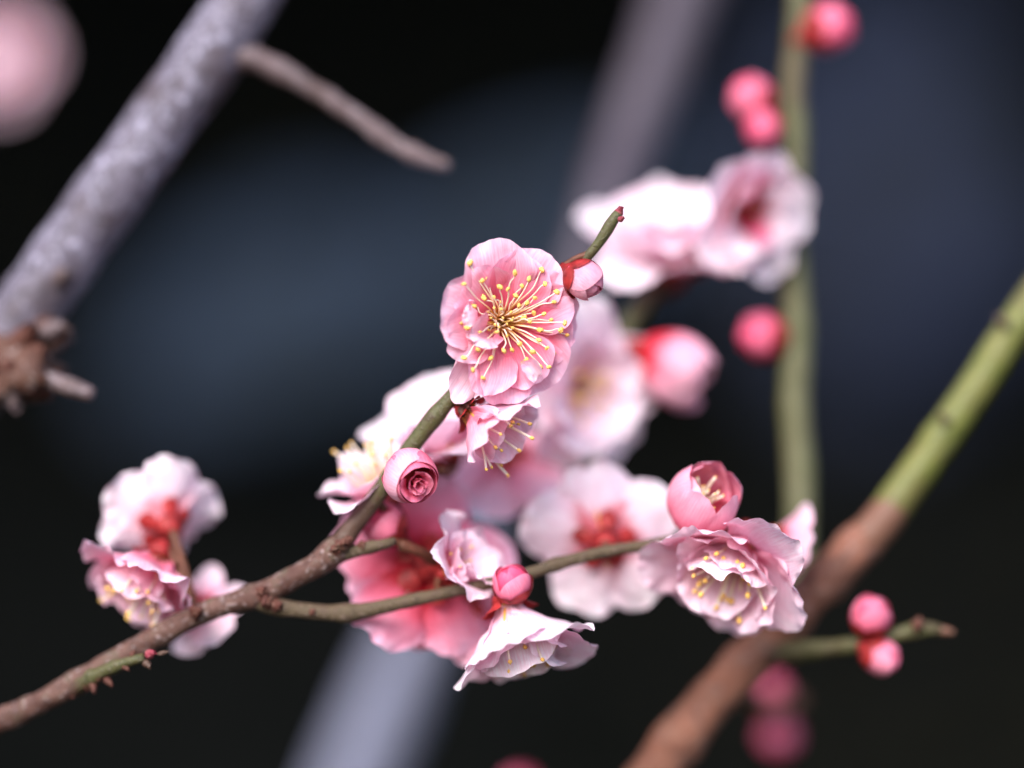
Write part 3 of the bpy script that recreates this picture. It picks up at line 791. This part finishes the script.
for i, (x, y) in enumerate(ANTH):
    dist = math.hypot(x - 497, y - 321)
    dep = .3 * cm - (36 + 8 * math.sin(i * 2.1) - (.25 * (x - 497) if x > 497 else -.22 * (497 - x))) * K
    tip = inv @ at(x, y, dep)
    az = math.atan2(tip.y, tip.x)
    base = Vector((math.cos(az), math.sin(az), 0)) * 7 * K * (.6 + .4 * rr_.random()) + Vector((0, 0, 1.5 * K))
    c1 = base.lerp(tip, .28) + Vector((0, 0, (6 + 4 * rr_.random()) * K))
    c2 = base.lerp(tip, .66) + Vector((rr_.uniform(-3.5, 3.5) * K, rr_.uniform(-3.5, 3.5) * K, 5 * K))
    c3 = base.lerp(tip, .9) + Vector((rr_.uniform(-1, 1) * K, rr_.uniform(-1, 1) * K, 2 * K))
    me = tube_mesh([(base, 1.0 * K), (c1, .9 * K), (c2, .75 * K), (c3, .62 * K), (tip, .5 * K)], 7, 1.6 * K)
    f = link_mesh("stamen", me, M['filament'], f1)
    rad = (2.2 + 1.1 * rr_.random()) * K * (.88 if dist > 26 else .55)
    an = link_mesh("anther", blob_mesh(tip, Vector((rr_.gauss(0, 1), rr_.gauss(0, 1), .4)), rad * 1.2, rad * .8, i, .6, 2.6, 3, 0), M['anther'], f)
# little folded scrap of petal lying on the lower petals
me = petal_mesh(.34 * 72 * K, .30 * 72 * K, 50, -20, .4, .2, 4.4, 0, 14, fold=.2)
o = link_mesh("petaloid", me, M['petal'], f1); o.color = (.85, 0, 0, 1)
o.matrix_basis = Matrix.Translation(inv @ at(521, 362, -.08 * cm)) @ Matrix.Rotation(R(-50), 4, 'Z')

# --- the rest, from the front of the cluster to the back
blossom(468, 410, .5 * cm, (.72, -.58, .34), 66, "small pale blossom seen from its side, hanging right below the central blossom", 15, .6, 5, None, (70, 44), (4, 3), 16, 30, 1.1, N=24, ruf=.15, pedicel=(455, 405, .5 * cm), skip=(3,))
blossom(448, 452, 2.8 * cm, (-.30, .62, .42), 80, "pale blossom left of the green stem, just below the central blossom", 40, 1.0, 6, None, (56, 18), (5, 5), 4, 40, .4, N=18, calsize=.9, pedicel=(440, 470, 1.5 * cm))
blossom(388, 502, 1.9 * cm, (-.36, .86, .28), 64, "whitish blossom behind the rosette bud, stamens pointing up left", 10, .9, 7, None, (60, 26), (5, 3), 22, 34, 1.05, N=18, pedicel=(380, 505, 1.0 * cm))
blossom(574, 386, 4.9 * cm, (.56, -.10, .80), 80, "large soft white blossom facing the camera, right behind the central blossom", 25, 1.0, 8, None, (46, 4), (5, 7), 40, 66, .5, N=18, calsize=.9, ruf=.12)
blossom(508, 452, 4.4 * cm, (.05, -.62, -.5), 66, "blurred lilac-pink blossom turned away, below the white one behind the centre", 70, .55, 9, None, (48, 8), (5, 4), 0, N=16)
blossom(676, 266, 6.4 * cm, (-.10, .82, .54), 90, "wide white blurred blossom facing up on the thin twig, upper right", 30, 1.0, 10, None, (52, 20), (5, 9), 16, 50, .5, N=18, ruf=.12, pedicel=(658, 288, 6.4 * cm))
blossom(736, 208, 5.4 * cm, (.52, -.22, .72), 68, "white blurred blossom with a deep pink heart, against the upright stem", 12, 1.0, 11, None, (54, 14), (5, 4), 0, N=18, ruf=.10, heart=1, pedicel=(788, 228, 6.5 * cm), extra=[dict(az=95, L=.95, W=.45, p0=62, p1=30, pale=0, z0=.1), dict(az=130, L=.8, W=.45, p0=66, p1=40, pale=0, z0=.12), dict(az=-80, L=.7, W=.45, p0=66, p1=40, pale=0, z0=.12)])
blossom(430, 566, 1.9 * cm, (-.30, -.28, -.85), 88, "pink blossom seen from behind with bright red calyx, above the side twig fork", 100, .0, 12, None, (50, 8), (5, 5), 10, N=20, calsize=1.1, ruf=.11, heart=1, pedicel=(400, 545, 1.1 * cm))
blossom(448, 572, 1.3 * cm, (.70, .38, .45), 52, "small crumpled white blossom beside the round bud on the side twig", 30, .85, 13, None, (66, 30), (5, 4), 8, 40, .6, N=20, ruf=.16, pedicel=(440, 592, 1.0 * cm))
blossom(508, 604, .8 * cm, (.26, -.90, .26), 84, "white-topped blossom hanging below the round bud, seen from its side", 20, 1.0, 14, None, (68, 40), (5, 7), 16, 32, .85, N=24, ruf=.08, wide=1.12, pedicel=(512, 580, 1.0 * cm))
blossom(468, 598, 2.6 * cm, (-.1, -.75, -.5), 62, "dusky rose blossom under the side twig, left of the white hanging blossom", 50, .2, 15, None, (52, 20), (5, 3), 0, N=16, pedicel=(470, 588, 1.0 * cm))
blossom(606, 542, 2.4 * cm, (.05, .12, -.97), 74, "large pale pink blossom seen from behind, red star calyx crossed by the twig", 8, .945, 16, None, (50, 8), (5, 6), 20, 58, .95, N=22, calsize=1.1, ruf=.10, heart=.8, pedicel=(610, 552, 1.4 * cm))
blossom(742, 540, 1.6 * cm, (-.34, -.64, .68), 90, "ruffled pale pink blossom hanging at the twig end, stamens pointing down", 30, .72, 17, None, (62, 30), (5, 9), 26, 28, .85, N=24, ruf=.13, wide=1.05, pedicel=(692, 538, 1.5 * cm))
blossom(772, 542, 2.8 * cm, (.85, -.25, -.3), 44, "small half hidden blossom at the right end of the hanging cluster", 20, .6, 18, None, (58, 24), (5, 4), 6, N=16, calsize=1.3, pedicel=(700, 540, 1.7 * cm))
blossom(168, 526, 2.4 * cm, (-.48, .40, -.80), 62, "large white blossom with bright red calyx, top of the group on the left", 35, 1.0, 19, None, (62, 18), (5, 8), 0, N=24, calsize=1.3, ruf=.12, heart=.6, wide=1.0, pedicel=(196, 612, 1.6 * cm))
blossom(158, 556, 1.9 * cm, (-.40, -.78, .40), 70, "pink blossom hanging down left above the branch, stamens showing beneath", 30, .45, 20, None, (60, 32), (5, 4), 22, 36, .95, N=22, ruf=.14, pedicel=(192, 612, 1.4 * cm))
blossom(196, 604, 2.6 * cm, (.40, -.50, -.65), 44, "pale blossom mostly hidden behind the left part of the branch", 10, .85, 21, None, (48, 14), (5, 2), 0, N=16, pedicel=(205, 612, 1.5 * cm))
blossom(2, 62, 40 * cm, (-.2, .35, .9), 40, "very blurred pink blossom in the top left corner", 0, .85, 22, None, (50, 6), (5, 5), 12, N=14, group=GF)

# ================================================================ BUDS
bud(584, 280, .0 * cm, (.72, -.50, .42), 20, "sharp pink bud right beside the central blossom, under the twig tip", 3, .55, 1.02, 22, pedicel=(588, 254, .3 * cm))
bud(512, 584, .5 * cm, (-.25, .70, .50), 19.5, "small round deep pink bud on the side twig above the hanging white blossom", 4, .1, 1.0, 18, pedicel=(520, 577, 1.0 * cm))
bud(828, 28, 6.4 * cm, (.88, .30, .22), 23, "deep pink bud at the top edge beside the upright stem", 5, .0, 1.15, 14, pedicel=(803, 34, 6.7 * cm))
bud(753, 99, 6.4 * cm, (-.72, .62, .15), 21, "upper bud of the touching pair left of the upright stem", 6, .0, 1.15, 14, pedicel=(790, 132, 6.6 * cm))
bud(763, 128, 6.0 * cm, (-.62, -.25, .6), 18.5, "lower bud of the touching pair left of the upright stem", 7, .1, 1.0, 14, pedicel=(792, 136, 6.6 * cm))
bud(763, 336, 6.0 * cm, (-.90, .12, .25), 22, "single deep pink bud low on the left of the upright stem", 8, .0, 1.15, 14, pedicel=(792, 345, 6.3 * cm))
bud(871, 617, 2.5 * cm, (.05, .85, .45), 20, "upper pink bud standing on the short green twig at lower right", 9, .2, 1.12, 16, pedicel=(866, 643, 2.8 * cm))
bud(880, 656, 2.6 * cm, (.75, -.45, .4), 18, "lower pink bud hanging beneath the short green twig at lower right", 10, .2, 1.2, 16, pedicel=(862, 645, 2.8 * cm))
bud(773, 690, 11 * cm, (.2, .5, .6), 15, "faint blurred pink bud below the brown limb, upper of two", 11, .1, 1.05, 12, pedicel=(780, 703, 9.6 * cm))
bud(778, 736, 12 * cm, (.1, -.6, .6), 18, "faint blurred red bud below the brown limb, lower of two", 12, .02, 1.05, 12, pedicel=(782, 703, 9.8 * cm))
bud(520, 792, 12 * cm, (.1, .7, .5), 18, "blurred purple-pink bud cut by the bottom edge", 13, .1, 1.05, 12)
bud(384, 524, 1.5 * cm, (-.6, .5, .4), 22, "pink bud half hidden behind the green stem above the spur", 14, .1, 1.1, 14, pedicel=(395, 542, 1.1 * cm))

# half-open globes
def half_open(px, py, d, n, rpx, label, seed, pale, pedicel=None, stam=26, heart=.9):
    k = ksc(d); Rm = rpx * k
    root = empty("opening_bud", Matrix.Translation(at(px, py, d)) @ frame_to(cv(n), seed * .7))
    tag(root, label, "flower bud", "half open buds")
    r = random.Random(seed)
    for i in range(7):
        inner = i >= 5
        me = petal_mesh(2.3 * Rm * (.92 if inner else r.uniform(.95, 1.04)), 1.75 * Rm, 14 if not inner else 30, 130 + r.uniform(-10, 8), .34, .05, seed + i * 1.9, .12 * Rm, 18, bend=.95, claw=.5)
        o = link_mesh("petal", me, M['bud'], root)
        o.rotation_euler = (0, 0, R(72 * i + (36 if inner else 0) + r.uniform(-8, 8)))
        o.color = (max(0, min(1, pale + r.uniform(-.1, .1))), heart, 0, 1)
    put_calyx(root, Rm * 1.5, seed, 66, 1.0)
    put_stamens(root, Rm, stam, 13, 1.6, seed, thick=1.3)
    if pedicel:
        iv = root.matrix_basis.inverted(); b = iv @ at(*pedicel); a = Vector((0, 0, -.3 * Rm))
        link_mesh("pedicel", tube_mesh([(a, .12 * Rm), (a.lerp(b, .5), .1 * Rm), (b, .12 * Rm)], 10, .1 * Rm), M['pedicel'], root)
    return root
half_open(690, 526, 1.5 * cm, (.26, .64, .70), 39, "globe shaped pink half open blossom above the ruffled hanging one", 2, .6, pedicel=(690, 538, 1.5 * cm), heart=.5)
half_open(640, 350, 5.0 * cm, (.80, -.42, .15), 40, "blurred half open blossom with red base right of the white blossom behind the centre", 4, .9, pedicel=(622, 336, 5.8 * cm), heart=1)

# rosette bud: a smooth outer petal and a tight spiral of petals
def rosette(px, py, d, n, rpx, label):
    k = ksc(d); Rm = rpx * k
    root = empty("rosette_bud", Matrix.Translation(at(px, py, d)) @ frame_to(cv(n), R(150)))
    tag(root, label, "flower bud")
    r = random.Random(6)
    def ring(a0, a1, r_out, z_in, z_out, name, pale, flare, seed, NU=34, NV=12):
        """a wrapped petal: from deep in the bud up and over a rolled lip"""
        verts, uvs, edge = [], [], []
        for j in range(NV + 1):
            s = j / NV
            for i in range(NU + 1):
                f = i / NU
                th = R(a0 + (a1 - a0) * f)
                rad0 = r_out(f)
                taper = math.sin(math.pi * min(1, max(0, f))) ** .7
                zz = z_in + (z_out(f) * ((.35 + .65 * taper) if flare else (.7 + .3 * taper)) - z_in) * s
                bulge = math.sqrt(max(0, 1 - (s * 1.02 - .52) ** 2 * 1.6)) if flare > 0 else 1
                rad = rad0 * (bulge if flare > 0 else .60 + .40 * s) + .05 * Rm * smooth01(.8, 1, s)
                rad *= 1 + (.07 if flare else .13) * noise.noise(Vector((f * 3 + seed, s * 1.2, seed)))
                zz += (.08 if flare else .09) * Rm * noise.noise(Vector((f * 6, seed * 2, s)))
                verts.append((math.cos(th) * rad, math.sin(th) * rad, zz)); uvs.append((.25 + .6 * s, f)); edge.append(smooth01(.8, 1, s) * .6)
        faces = [(j * (NU + 1) + i, j * (NU + 1) + i + 1, (j + 1) * (NU + 1) + i + 1, (j + 1) * (NU + 1) + i) for j in range(NV) for i in range(NU)]
        me = mesh_from(name, verts, faces)
        uvl = me.uv_layers.new(name="UVMap")
        for lp in me.loops: uvl.data[lp.index].uv = uvs[lp.vertex_index]
        me.attributes.new("edge", 'FLOAT', 'POINT').data.foreach_set("value", edge)
        o = link_mesh("petal", me, M['bud'], root)
        o.color = (pale, 0, 0, 1)
        return o
    # outer cups closing towards the rosette
    for i, (a, w, rad, pl, top) in enumerate([(20, 190, .97, .85, .52), (140, 190, .93, .35, .45), (255, 190, .95, .3, .42), (70, 170, .86, .25, .62), (200, 175, .82, .2, .62), (320, 170, .79, .18, .62)]):
        ring(a - w / 2, a + w / 2, lambda f, q=rad: q * Rm, -.75 * Rm, lambda f, t_=top: t_ * Rm, "petal", pl, 1, i * 2.3)
    a = 10
    rad = .60
    for i in range(8):
        w = 150 + 22 * (i % 3)
        ring(a, a + w, lambda f, q=rad, g=.028: (q - g * f) * Rm, .28 * Rm, lambda f, t_=.66 + .02 * i: t_ * Rm, "petal", .2 + .15 * (i % 2), 0, i * 3.1 + 5, 26, 8)
        a += 124 + r.uniform(-25, 25); rad *= .80
    cal = link_mesh("calyx", lathe_mesh([(.003 * Rm, -1.25 * Rm), (.16 * Rm, -1.25 * Rm), (.25 * Rm, -1.05 * Rm), (.5 * Rm, -.85 * Rm), (.78 * Rm, -.6 * Rm), (.74 * Rm, -.56 * Rm), (.3 * Rm, -.74 * Rm), (.01 * Rm, -.78 * Rm)], 20, .05), M['calyx'], root)
    for i in range(5):
        me = petal_mesh(.62 * Rm, .6 * Rm, 62, 96, .2, .05, i * 1.3, .60 * Rm, 8, claw=.8, z0=-.72 * Rm)
        s = link_mesh("sepal", me, M['calyx'], cal); s.rotation_euler = (0, 0, R(72 * i + 20))
    iv = root.matrix_basis.inverted(); b = iv @ at(394, 478, .7 * cm); a_ = Vector((0, 0, -1.15 * Rm))
    link_mesh("pedicel", tube_mesh([(a_, .18 * Rm), (a_.lerp(b, .5), .16 * Rm), (b, .2 * Rm)], 10, .1 * Rm), M['pedicel'], root)
    return root
rosette(412, 478, -.05 * cm, (.42, -.38, .82), 29, "pink rosette bud with spiral petals sitting against the green stem")
